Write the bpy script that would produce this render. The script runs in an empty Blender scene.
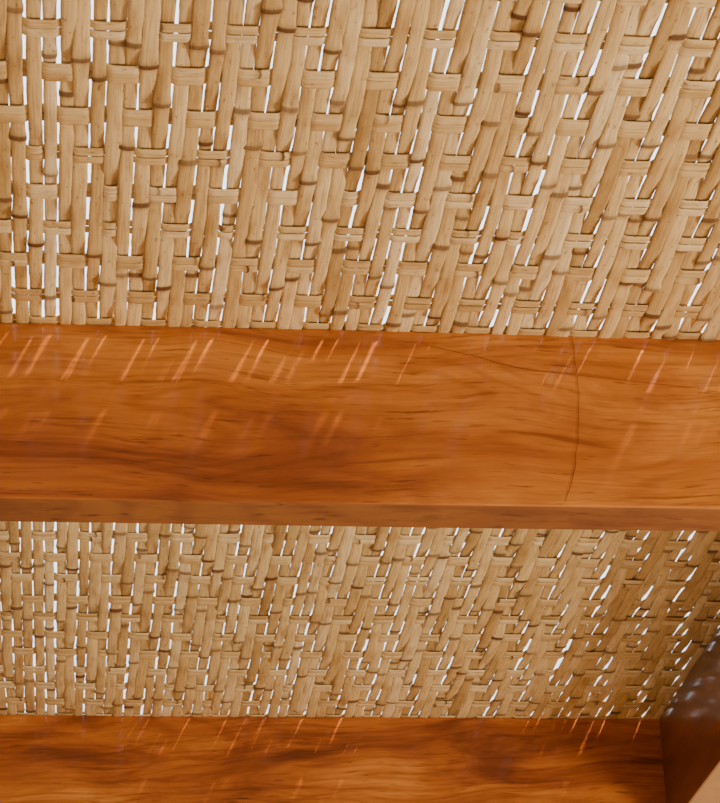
import bpy, math, random
from mathutils import Matrix, Vector, noise
random.seed(23)
CAMH=1.6
H=1.4+CAMH           # ceiling height above floor
sc=bpy.context.scene

# ---------------------------------------------------------------- materials
def newmat(name):
    m=bpy.data.materials.new(name); m.use_nodes=True
    nt=m.node_tree; nt.nodes.clear()
    return m,nt
def N(nt,t,**k):
    n=nt.nodes.new(t)
    for a,b in k.items():
        if a.startswith('i_'): n.inputs[a[2:].replace('_',' ')].default_value=b
        else: setattr(n,a,b)
    return n
def ramp(nt,stops):
    r=nt.nodes.new('ShaderNodeValToRGB')
    el=r.color_ramp.elements
    while len(el)<len(stops): el.new(0.5)
    for e,(p,c) in zip(el,stops):
        e.position=p; e.color=(*c,1)
    return r
def mix(nt,a,b,fac,mode='MIX'):
    m=nt.nodes.new('ShaderNodeMix'); m.data_type='RGBA'; m.blend_type=mode
    for sock,v in ((m.inputs[0],fac),(m.inputs[6],a),(m.inputs[7],b)):
        if isinstance(v,bpy.types.NodeSocket): nt.links.new(v,sock)
        else: sock.default_value=v if not isinstance(v,tuple) else (*v,1)
    return m.outputs[2]

def bamboo():
    m,nt=newmat('bamboo_strip'); L=nt.links
    at=N(nt,'ShaderNodeAttribute',attribute_name='strip')
    sep=N(nt,'ShaderNodeSeparateColor'); L.new(at.outputs['Color'],sep.inputs[0])
    fb=N(nt,'ShaderNodeAttribute',attribute_name='fib')
    def mp(s):
        q=N(nt,'ShaderNodeMapping'); q.inputs['Scale'].default_value=s; L.new(fb.outputs['Vector'],q.inputs[0]); return q.outputs[0]
    n1=N(nt,'ShaderNodeTexNoise'); n1.inputs['Scale'].default_value=1; n1.inputs['Detail'].default_value=4; L.new(mp((520,16,1)),n1.inputs[0])
    n2=N(nt,'ShaderNodeTexNoise'); n2.inputs['Scale'].default_value=1; n2.inputs['Detail'].default_value=4; L.new(mp((60,16,1)),n2.inputs[0])
    n3=N(nt,'ShaderNodeTexNoise'); n3.inputs['Scale'].default_value=1; n3.inputs['Detail'].default_value=5; L.new(mp((220,90,1)),n3.inputs[0])
    base=ramp(nt,[(0.0,(0.42,0.255,0.09)),(0.3,(0.61,0.42,0.175)),(0.65,(0.74,0.55,0.265)),(1,(0.83,0.67,0.39))])
    L.new(sep.outputs[0],base.inputs[0])
    f1=ramp(nt,[(0.32,(0.62,0.54,0.43)),(0.55,(1,1,1))]); L.new(n1.outputs[0],f1.inputs[0])
    c=mix(nt,base.outputs[0],f1.outputs[0],0.65,'MULTIPLY')
    f2=ramp(nt,[(0.3,(0.60,0.46,0.31)),(0.52,(1,1,1))]); L.new(n2.outputs[0],f2.inputs[0])
    c=mix(nt,c,f2.outputs[0],0.65,'MULTIPLY')
    f3=ramp(nt,[(0.30,(0.36,0.23,0.12)),(0.37,(1,1,1))]); L.new(n3.outputs[0],f3.inputs[0])
    c=mix(nt,c,f3.outputs[0],0.6,'MULTIPLY')
    c=mix(nt,c,(0.10,0.035,0.010),sep.outputs[1])
    p=N(nt,'ShaderNodeBsdfPrincipled'); L.new(c,p.inputs['Base Color'])
    p.inputs['Roughness'].default_value=0.45
    p.inputs['Specular IOR Level'].default_value=0.35
    b=N(nt,'ShaderNodeBump'); b.inputs['Strength'].default_value=0.35; b.inputs['Distance'].default_value=0.0008
    L.new(n1.outputs[0],b.inputs['Height']); L.new(b.outputs[0],p.inputs['Normal'])
    tr=N(nt,'ShaderNodeBsdfTranslucent'); L.new(mix(nt,c,(1,.6,.28),1.0,'MULTIPLY'),tr.inputs[0])
    ms=N(nt,'ShaderNodeMixShader'); ms.inputs[0].default_value=0.06
    L.new(p.outputs[0],ms.inputs[1]); L.new(tr.outputs[0],ms.inputs[2])
    o=N(nt,'ShaderNodeOutputMaterial'); L.new(ms.outputs[0],o.inputs[0])
    return m

def wood(name,off=(0,0,0),axis=0,cols=None,coat=0.5,rough=.38,warp=.05,fig=.4,tilt=0.0):
    m,nt=newmat(name); L=nt.links
    tc=N(nt,'ShaderNodeTexCoord')
    rot=N(nt,'ShaderNodeMapping'); rot.inputs['Location'].default_value=off
    rot.inputs['Rotation'].default_value=(0,tilt,math.radians(-90) if axis==1 else 0)
    L.new(tc.outputs['Object'],rot.inputs[0])
    wn=N(nt,'ShaderNodeTexNoise'); wn.inputs['Scale'].default_value=3.6; wn.inputs['Detail'].default_value=1.5; L.new(rot.outputs[0],wn.inputs[0])
    wsub=N(nt,'ShaderNodeVectorMath',operation='SUBTRACT'); wsub.inputs[1].default_value=(.5,.5,.5); L.new(wn.outputs['Color'],wsub.inputs[0])
    wsc=N(nt,'ShaderNodeVectorMath',operation='MULTIPLY'); wsc.inputs[1].default_value=(.03,.03,warp); L.new(wsub.outputs[0],wsc.inputs[0])
    wad=N(nt,'ShaderNodeVectorMath',operation='ADD'); L.new(rot.outputs[0],wad.inputs[0]); L.new(wsc.outputs[0],wad.inputs[1])
    def mp(s):
        q=N(nt,'ShaderNodeMapping'); q.inputs['Scale'].default_value=s; L.new(wad.outputs[0],q.inputs[0]); return q.outputs[0]
    def nz(s,det,dist=0,rg=.5):
        a=N(nt,'ShaderNodeTexNoise'); a.inputs['Scale'].default_value=1; a.inputs['Detail'].default_value=det; a.inputs['Distortion'].default_value=dist; a.inputs['Roughness'].default_value=rg
        L.new(mp(s),a.inputs[0]); return a.outputs[0]
    a=nz((2.2,5,13),6,.9,.6); b=nz((1.1,3,7),2,.2); c=nz((9,60,230),5,.2,.65); d=nz((4,14,80),6,.5,.66); e=nz((22,80,330),3,.2)
    mu=N(nt,'ShaderNodeMath',operation='MULTIPLY'); mu.inputs[1].default_value=120; L.new(b,mu.inputs[0])
    sn=N(nt,'ShaderNodeMath',operation='SINE'); L.new(mu.outputs[0],sn.inputs[0])
    mr=N(nt,'ShaderNodeMapRange'); mr.inputs[1].default_value=-1; L.new(sn.outputs[0],mr.inputs[0])
    cols=cols or [(0.33,(0.24,0.050,0.006)),(0.44,(0.40,0.108,0.012)),(0.56,(0.50,0.160,0.020)),(0.72,(0.67,0.270,0.043))]
    r=ramp(nt,cols); L.new(a,r.inputs[0])
    rr=ramp(nt,[(0,(0.64,0.50,0.38)),(0.4,(1,1,1))]); L.new(mr.outputs[0],rr.inputs[0])
    col=mix(nt,r.outputs[0],rr.outputs[0],fig,'MULTIPLY')
    rc=ramp(nt,[(0.34,(0.48,0.35,0.25)),(0.5,(1,1,1))]); L.new(c,rc.inputs[0])
    col=mix(nt,col,rc.outputs[0],0.5,'MULTIPLY')
    rd=ramp(nt,[(0.36,(0.38,0.23,0.16)),(0.44,(1,1,1))]); L.new(d,rd.inputs[0])
    col=mix(nt,col,rd.outputs[0],0.6,'MULTIPLY')
    re=ramp(nt,[(0.30,(0.32,0.18,0.11)),(0.36,(1,1,1))]); L.new(e,re.inputs[0])
    col=mix(nt,col,re.outputs[0],0.7,'MULTIPLY')
    p=N(nt,'ShaderNodeBsdfPrincipled'); L.new(col,p.inputs['Base Color'])
    p.inputs['Roughness'].default_value=rough
    p.inputs['Coat Weight'].default_value=coat; p.inputs['Coat Roughness'].default_value=0.12
    bp=N(nt,'ShaderNodeBump'); bp.inputs['Strength'].default_value=0.12; bp.inputs['Distance'].default_value=0.0006
    L.new(c,bp.inputs['Height']); L.new(bp.outputs[0],p.inputs['Normal'])
    o=N(nt,'ShaderNodeOutputMaterial'); L.new(p.outputs[0],o.inputs[0])
    return m
def plain(name,col,rough=0.7,ns=8):
    m,nt=newmat(name); L=nt.links
    tc=N(nt,'ShaderNodeTexCoord')
    n=N(nt,'ShaderNodeTexNoise'); n.inputs['Scale'].default_value=ns; n.inputs['Detail'].default_value=5; L.new(tc.outputs['Object'],n.inputs[0])
    r=ramp(nt,[(0.3,tuple(x*0.85 for x in col)),(0.7,col)]); L.new(n.outputs[0],r.inputs[0])
    p=N(nt,'ShaderNodeBsdfPrincipled'); p.inputs['Roughness'].default_value=rough
    L.new(r.outputs[0],p.inputs['Base Color'])
    o=N(nt,'ShaderNodeOutputMaterial'); L.new(p.outputs[0],o.inputs[0]); return m

# ---------------------------------------------------------------- woven mat
PITCH=0.0160; ROW=0.078; A=0.0020
X0,X1=-0.95,1.16; Y0,Y1=1.514,4.55
NW=int((X1-X0)/PITCH); NR=int((Y1-Y0)/ROW)+1
wx=[X0+(i+.5)*PITCH+random.uniform(-.0009,.0009) for i in range(NW)]
wy=[Y0+(r+.5)*ROW+random.uniform(-.005,.005)+(.02*min(1,max(0,(r-16)/6))) for r in range(NR)]
P=[[0]*NR for _ in range(NW)]   # 1 = weft shows below the warp
sh=0
for r in range(NR):
    sh+=1
    for i in range(NW):
        P[i][r]=1 if ((i-sh)%4)<2 else 0
for _ in range(int(NW*NR*0.07)):
    i=random.randrange(NW); r=random.randrange(NR); P[i][r]=0
verts=[];faces=[];cols=[];fibs=[]
def sag(x,y): return 0.004*noise.noise(Vector((x*2.3,y*2.3,1.7)))
def sstep(t): t=max(0,min(1,t)); return t*t*(3-2*t)
def strip(samples,alongY,sid,tint,curl,skew=0):
    cs=[(-1,0.0007),(-0.90,-0.0003),(-0.43,-0.0006),(0.1,-0.0008),(0.58,-0.0006),(0.91,-0.0003),(1,0.0007),(0.5,0.0008),(-0.5,0.0008)]
    n=len(cs); b=len(verts)
    for (s,c,z,hw,nd,tw,wd) in samples:
        for (k,(u,dz)) in enumerate(cs):
            a=c+u*hw
            zz=z+dz*curl+tw*u - (0.0018*wd if k<7 else 0)
            ss=s+skew*u+0.0018*(1-u*u)*(1 if wd>0 else 0)
            if alongY: x,y=a,ss
            else: x,y=ss,a
            verts.append((x,y,H+zz+sag(x,y)))
            cols.append((tint,nd,0,1)); fibs.append((u*hw+sid*0.37,s,sid*1.3))
    for j in range(len(samples)-1):
        for k in range(n):
            k2=(k+1)%n
            p=b+j*n
            f=(p+k,p+k2,p+n+k2,p+n+k)
            faces.append(f if alongY else f[::-1])
    for e in (0,len(samples)-1):
        faces.append(tuple(b+e*n+k for k in range(n)))
def nodes_list(a,b,lo=.14,hi=.30):
    out=[];y=a+random.uniform(0,.3)
    while y<b: out.append((y,random.uniform(.6,1.0),random.choice((-1,1,1)))); y+=random.uniform(lo,hi)
    return out
sid=0
for i in range(NW):
    sid+=1
    nds=nodes_list(Y0,Y1)
    ys=[Y0+k*0.008 for k in range(int((Y1-Y0)/0.008)+1)]
    S=[(y,0,0) for y in ys]
    for (q,st,dr) in nds:
        S=[t for t in S if abs(t[0]-q)>0.019]
        S+=[(q-dr*.018,0.0,.0),(q-dr*.011,.14*st,.4),(q-dr*.0065,.36*st,.9),(q-dr*.0042,.95*st,1),(q,st,1),(q+dr*.0030,.95*st,.8),(q+dr*.0045,.10,.25),(q+dr*.013,0,0)]
    S.sort()
    fr=(wx[i]+0.05)/0.6
    hw0=0.5*PITCH*(0.94+0.08*max(0,min(1,fr))+random.uniform(-.12,.08))
    ph=random.uniform(0,50); tint=min(1,max(0.15,random.gauss(.6,.22)))
    out=[]
    for (y,nd,wd) in S:
        r=(y-wy[0])/ROW
        r0=max(0,min(NR-1,int(math.floor(r)))); 
        while r0>0 and wy[r0]>y: r0-=1
        while r0<NR-1 and wy[r0+1]<y: r0+=1
        r1=min(NR-1,r0+1)
        g=(wy[r1]-wy[r0]) or 1
        t=((y-wy[r0])-.015)/max(.01,(g-.030))
        w=sstep(t)
        za=A if P[i][r0] else -A; zb=A if P[i][r1] else -A
        z=za*(1-w)+zb*w
        bul=math.sin(math.pi*max(0,min(1,(y-wy[r0])/g)))
        if za<0 and zb<0: z-=0.0014*bul
        hw=hw0*(0.965+0.09*bul*(1.2 if z<0 else .6)+0.10*noise.noise(Vector((y*9,ph,0))))*(1+0.14*wd)
        c=wx[i]+0.0026*noise.noise(Vector((y*3.5,ph,3)))+0.0008*noise.noise(Vector((y*12,ph,9)))
        tw=0.0015*noise.noise(Vector((y*7,ph,5)))
        out.append((y,c,z,hw,nd,tw,wd))
    strip(out,True,sid,tint,1.0+random.uniform(-.3,.5),random.uniform(-.0012,.0012))
for r in range(NR):
    for sgn in (-1,1):
        sid+=1
        nds=nodes_list(X0,X1,.25,.45)
        xs=[X0+k*0.0034 for k in range(int((X1-X0)/0.0034)+1)]
        S=[(x,0) for x in xs]
        for (q,st,dr) in nds:
            S=[t for t in S if abs(t[0]-q)>0.003]
            S+=[(q-.0022,.2),(q-.0008,st),(q+.0008,st*.9),(q+.002,.1)]
        S.sort()
        ph=random.uniform(0,50); tint=min(1,max(0,random.gauss(.65,.2)))
        hw0=0.0078+random.uniform(-.0009,.0007); out=[]
        for (x,nd) in S:
            i0=max(0,min(NW-1,int((x-X0)/PITCH-.5)))
            while i0>0 and wx[i0]>x: i0-=1
            while i0<NW-1 and wx[i0+1]<x: i0+=1
            i1=min(NW-1,i0+1); g=(wx[i1]-wx[i0]) or 1
            w=sstep(((x-wx[i0])/g-.2)/.6)
            za=-A if P[i0][r] else A; zb=-A if P[i1][r] else A
            z=(za*(1-w)+zb*w)
            c=wy[r]+sgn*0.0079+0.0016*noise.noise(Vector((x*5,ph,0)))
            hw=hw0*(1+.08*noise.noise(Vector((x*9,ph,2))))
            out.append((x,c,z,hw,nd,0,nd*.5))
        strip(out,False,sid,tint,0.8)
me=bpy.data.meshes.new('woven_bamboo_ceiling')
me.from_pydata(verts,[],faces); me.update()
ca=me.color_attributes.new('strip','FLOAT_COLOR','POINT')
ca.data.foreach_set('color',[x for c in cols for x in c])
fa=me.attributes.new('fib','FLOAT_VECTOR','POINT')
fa.data.foreach_set('vector',[x for c in fibs for x in c])
me.polygons.foreach_set('use_smooth',[True]*len(me.polygons))
mat_ob=bpy.data.objects.new('woven_bamboo_ceiling',me); sc.collection.objects.link(mat_ob)
me.materials.append(bamboo())

# ---------------------------------------------------------------- beams
import bmesh
def beam(name,x0,x1,y0,y1,z0,z1,mat,bev=0.003,along=0,lmat=None):
    e=bev
    if along==0: prof=[(y0,z1),(y0,z0+e*1.2),(y0+e*.35,z0+e*.4),(y0+e*1.2,z0),(y1-e,z0),(y1-e*.3,z0+e*.3),(y1,z0+e),(y1,z1)]; a,b=x0,x1
    else: prof=[(x0,z1),(x0,z0+e*1.2),(x0+e*.35,z0+e*.4),(x0+e*1.2,z0),(x1-e,z0),(x1-e*.3,z0+e*.3),(x1,z0+e),(x1,z1)]; a,b=y0,y1
    n=60; vs=[];fs=[]
    for j in range(n+1):
        s=a+(b-a)*j/n
        for (p,z) in prof:
            d=0.0008*noise.noise(Vector((s*2,p*3,z*3)))
            dz=0 if z==z1 else 0.0012*noise.noise(Vector((s*1.7,5,2)))
            vs.append((s,p+d,z+dz) if along==0 else (p+d,s,z+dz))
    k=len(prof)
    for j in range(n):
        for q in range(k):
            q2=(q+1)%k
            fs.append((j*k+q,(j+1)*k+q,(j+1)*k+q2,j*k+q2))
    fs.append(tuple(range(k))); fs.append(tuple(n*k+q for q in range(k)))
    m=bpy.data.meshes.new(name); m.from_pydata(vs,[],fs); m.update()
    bm=bmesh.new(); bm.from_mesh(m); bmesh.ops.recalc_face_normals(bm,faces=bm.faces); bm.to_mesh(m); bm.free()
    m.materials.append(mat)
    if lmat:
        m.materials.append(lmat)
        for f in m.polygons:
            if f.normal.z<-0.9: f.material_index=1
    o=bpy.data.objects.new(name,m); sc.collection.objects.link(o); return o
TOP=H-0.003
w1=wood('varnished_wood_a',off=(0.3,0,0.2),warp=.06)
w2=wood('varnished_wood_b',off=(4.6,1,3.3),warp=.06,fig=.5,tilt=.05,cols=[(0.35,(0.17,0.034,0.005)),(0.45,(0.33,0.082,0.010)),(0.56,(0.46,0.138,0.017)),(0.70,(0.66,0.26,0.042))])
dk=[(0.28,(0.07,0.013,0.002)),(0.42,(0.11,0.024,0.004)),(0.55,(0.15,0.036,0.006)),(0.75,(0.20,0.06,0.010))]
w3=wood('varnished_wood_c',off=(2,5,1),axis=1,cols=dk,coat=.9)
wu=wood('dark_matte_wood_underside',off=(1,2,7),cols=[(0.28,(0.15,0.045,0.007)),(0.42,(0.21,0.068,0.011)),(0.55,(0.26,0.09,0.015)),(0.75,(0.32,0.12,0.022))],coat=0,rough=.75)  # darker, rougher and uncoated, for the downward faces
wl=plain('pale_planed_wood',(0.58,0.33,0.15),0.6,20)
SIDEX=0.998
ZB=CAMH+1.1734
b1=beam('wooden_ceiling_beam',-0.95,SIDEX+.001,2.7175,2.7854,ZB,TOP,w1,lmat=wu)
b2=beam('wooden_ceiling_beam.001',-0.95,SIDEX+.001,4.135,4.203,ZB,TOP,w2,lmat=wu)
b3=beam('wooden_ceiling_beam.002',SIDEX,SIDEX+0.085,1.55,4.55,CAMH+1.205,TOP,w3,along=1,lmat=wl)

crk=plain('dark_crack',(0.15,0.03,0.006),0.8)
def crack(name,pts,w):
    vs=[];fs=[]
    P_=[pts[0]]+pts+[pts[-1]]; line=[]
    for a in range(1,len(P_)-2):
        for t in range(14):
            t/=14
            q=[0.5*((2*P_[a][c])+(-P_[a-1][c]+P_[a+1][c])*t+(2*P_[a-1][c]-5*P_[a][c]+4*P_[a+1][c]-P_[a+2][c])*t*t+(-P_[a-1][c]+3*P_[a][c]-3*P_[a+1][c]+P_[a+2][c])*t**3) for c in (0,1)]
            line.append(q)
    line.append(list(pts[-1]))
    for j,(x,z) in enumerate(line):
        a=line[max(0,j-1)]; b=line[min(len(line)-1,j+1)]
        dx,dz=b[0]-a[0],b[1]-a[1]; l=math.hypot(dx,dz) or 1
        nx,nz=-dz/l,dx/l
        jx=0.0012*noise.noise(Vector((x*60,z*60,0)))
        ww=w*(0.55+0.6*abs(noise.noise(Vector((x*30,z*30,4)))))*min(1,(min(j,len(line)-1-j)+1)/5)
        for s in (-1,1):
            vs.append((x+jx+nx*ww*s,2.7175-0.0012,z+CAMH+nz*ww*s))
        vs.append((x+jx,2.7175+.001,z+CAMH))
    for j in range(len(line)-1):
        fs.append((3*j,3*j+3,3*j+4,3*j+1))
    m=bpy.data.meshes.new(name); m.from_pydata(vs,[],fs); m.materials.append(crk)
    o=bpy.data.objects.new(name,m); sc.collection.objects.link(o); o.parent=b1
crack('crack_across',[(0.588,1.395),(0.590,1.36),(0.591,1.31),(0.586,1.26),(0.578,1.215),(0.565,1.178)],0.00055)
crack('crack_along',[(0.415,1.378),(0.47,1.366),(0.52,1.352),(0.60,1.343),(0.75,1.328)],0.0005)

# ---------------------------------------------------------------- room around (out of shot)
def boxes(name,lst,mat):
    vs=[];fs=[]
    for a,b in lst:
        (x0,y0,z0),(x1,y1,z1)=a,b; o=len(vs)
        vs+=[(x,y,z) for x in (x0,x1) for y in (y0,y1) for z in (z0,z1)]
        fs+=[tuple(o+i for i in f) for f in [(0,1,3,2),(4,6,7,5),(0,4,5,1),(2,3,7,6),(0,2,6,4),(1,5,7,3)]]
    m=bpy.data.meshes.new(name); m.from_pydata(vs,[],fs); m.materials.append(mat)
    o=bpy.data.objects.new(name,m); sc.collection.objects.link(o); return o
boxes('floor',[((-4,-3,-0.1),(5,7,0))],plain('dark_earthen_floor',(0.09,0.065,0.04),0.9,3))
boxes('wall_right',[((SIDEX,-1,0),(SIDEX+.12,4.55,0.9))],plain('cream_plaster',(0.35,0.25,0.16),0.8,5))
# added unseen boards that mask the sun; openings let streaks reach the beams
ZR=H+1.5
def row(y0,y1,opens):
    out=[]; x=-1.4
    for a,b in sorted(opens):
        out.append(((x,y0,ZR),(a,y1,ZR+.02))); x=b
    out.append(((x,y0,ZR),(3.2,y1,ZR+.02))); return out
L_=[]
L_+=row(-0.2,1.505,[]); L_+=row(1.505,1.585,[(0.70,0.76),(0.80,0.88),(0.92,1.15),(1.40,1.52)])
L_+=row(1.585,2.915,[]); L_+=row(2.915,3.0,[(1.55,1.80),(.95,1.05),(1.15,1.26)])
L_+=row(3.0,3.7,[])
for (px,py) in ((-1.38,-.18),(3.1,-.18),(3.1,3.6),(-1.38,3.6)):
    L_.append(((px,py,0),(px+.08,py+.08,ZR)))
boxes('sun_mask_boards',L_,plain('sun_mask_wood',(0.35,0.25,0.16),0.8,6))

# ---------------------------------------------------------------- light
w=bpy.data.worlds.new('daylight'); sc.world=w; w.use_nodes=True
nt=w.node_tree; bg=nt.nodes['Background']; L=nt.links
tc=N(nt,'ShaderNodeTexCoord'); sp=N(nt,'ShaderNodeSeparateXYZ'); L.new(tc.outputs['Generated'],sp.inputs[0])
rp=ramp(nt,[(0.0,(0.05,0.04,0.025)),(0.15,(0.07,0.06,0.04)),(0.40,(0.85,0.9,1.0)),(1,(0.95,0.97,1.0))])
L.new(sp.outputs[2],rp.inputs[0]); L.new(rp.outputs[0],bg.inputs[0]); bg.inputs[1].default_value=3.6
def light(kind,name,loc,target,energy,col,**k):
    l=bpy.data.lights.new(name,kind); l.energy=energy; l.color=col
    for a,b in k.items(): setattr(l,a,b)
    o=bpy.data.objects.new(name,l); sc.collection.objects.link(o); o.location=loc
    o.rotation_euler=(Vector(target)-Vector(loc)).to_track_quat('-Z','Y').to_euler(); return o
light('SUN','sun',(0,0,6),(-0.66,1.0,4.7),38,(1,.62,.26),angle=math.radians(4.5))
light('AREA','side_fill_light',(2.9,1.5,CAMH-.3),(0.5,3.0,H),118,(1,.92,.78),size=0.8)  # added unseen lamp: fill from lower right, gives relief and the corner shadow

# ---------------------------------------------------------------- camera
f=2599.0
d1=Vector((-310,-1249,-f)).normalized(); d2=Vector((23640,-459,-f)).normalized()
d2=(d2-d1*d1.dot(d2)).normalized(); d3=d2.cross(d1)
R=Matrix((d2,d1,d3))
cam=bpy.data.cameras.new('camera'); co=bpy.data.objects.new('camera',cam); sc.collection.objects.link(co)
cam.sensor_fit='VERTICAL'; cam.sensor_height=36; cam.lens=f/803*36
co.matrix_world=Matrix.Translation((0,0,CAMH))@R.to_4x4()
sc.camera=co
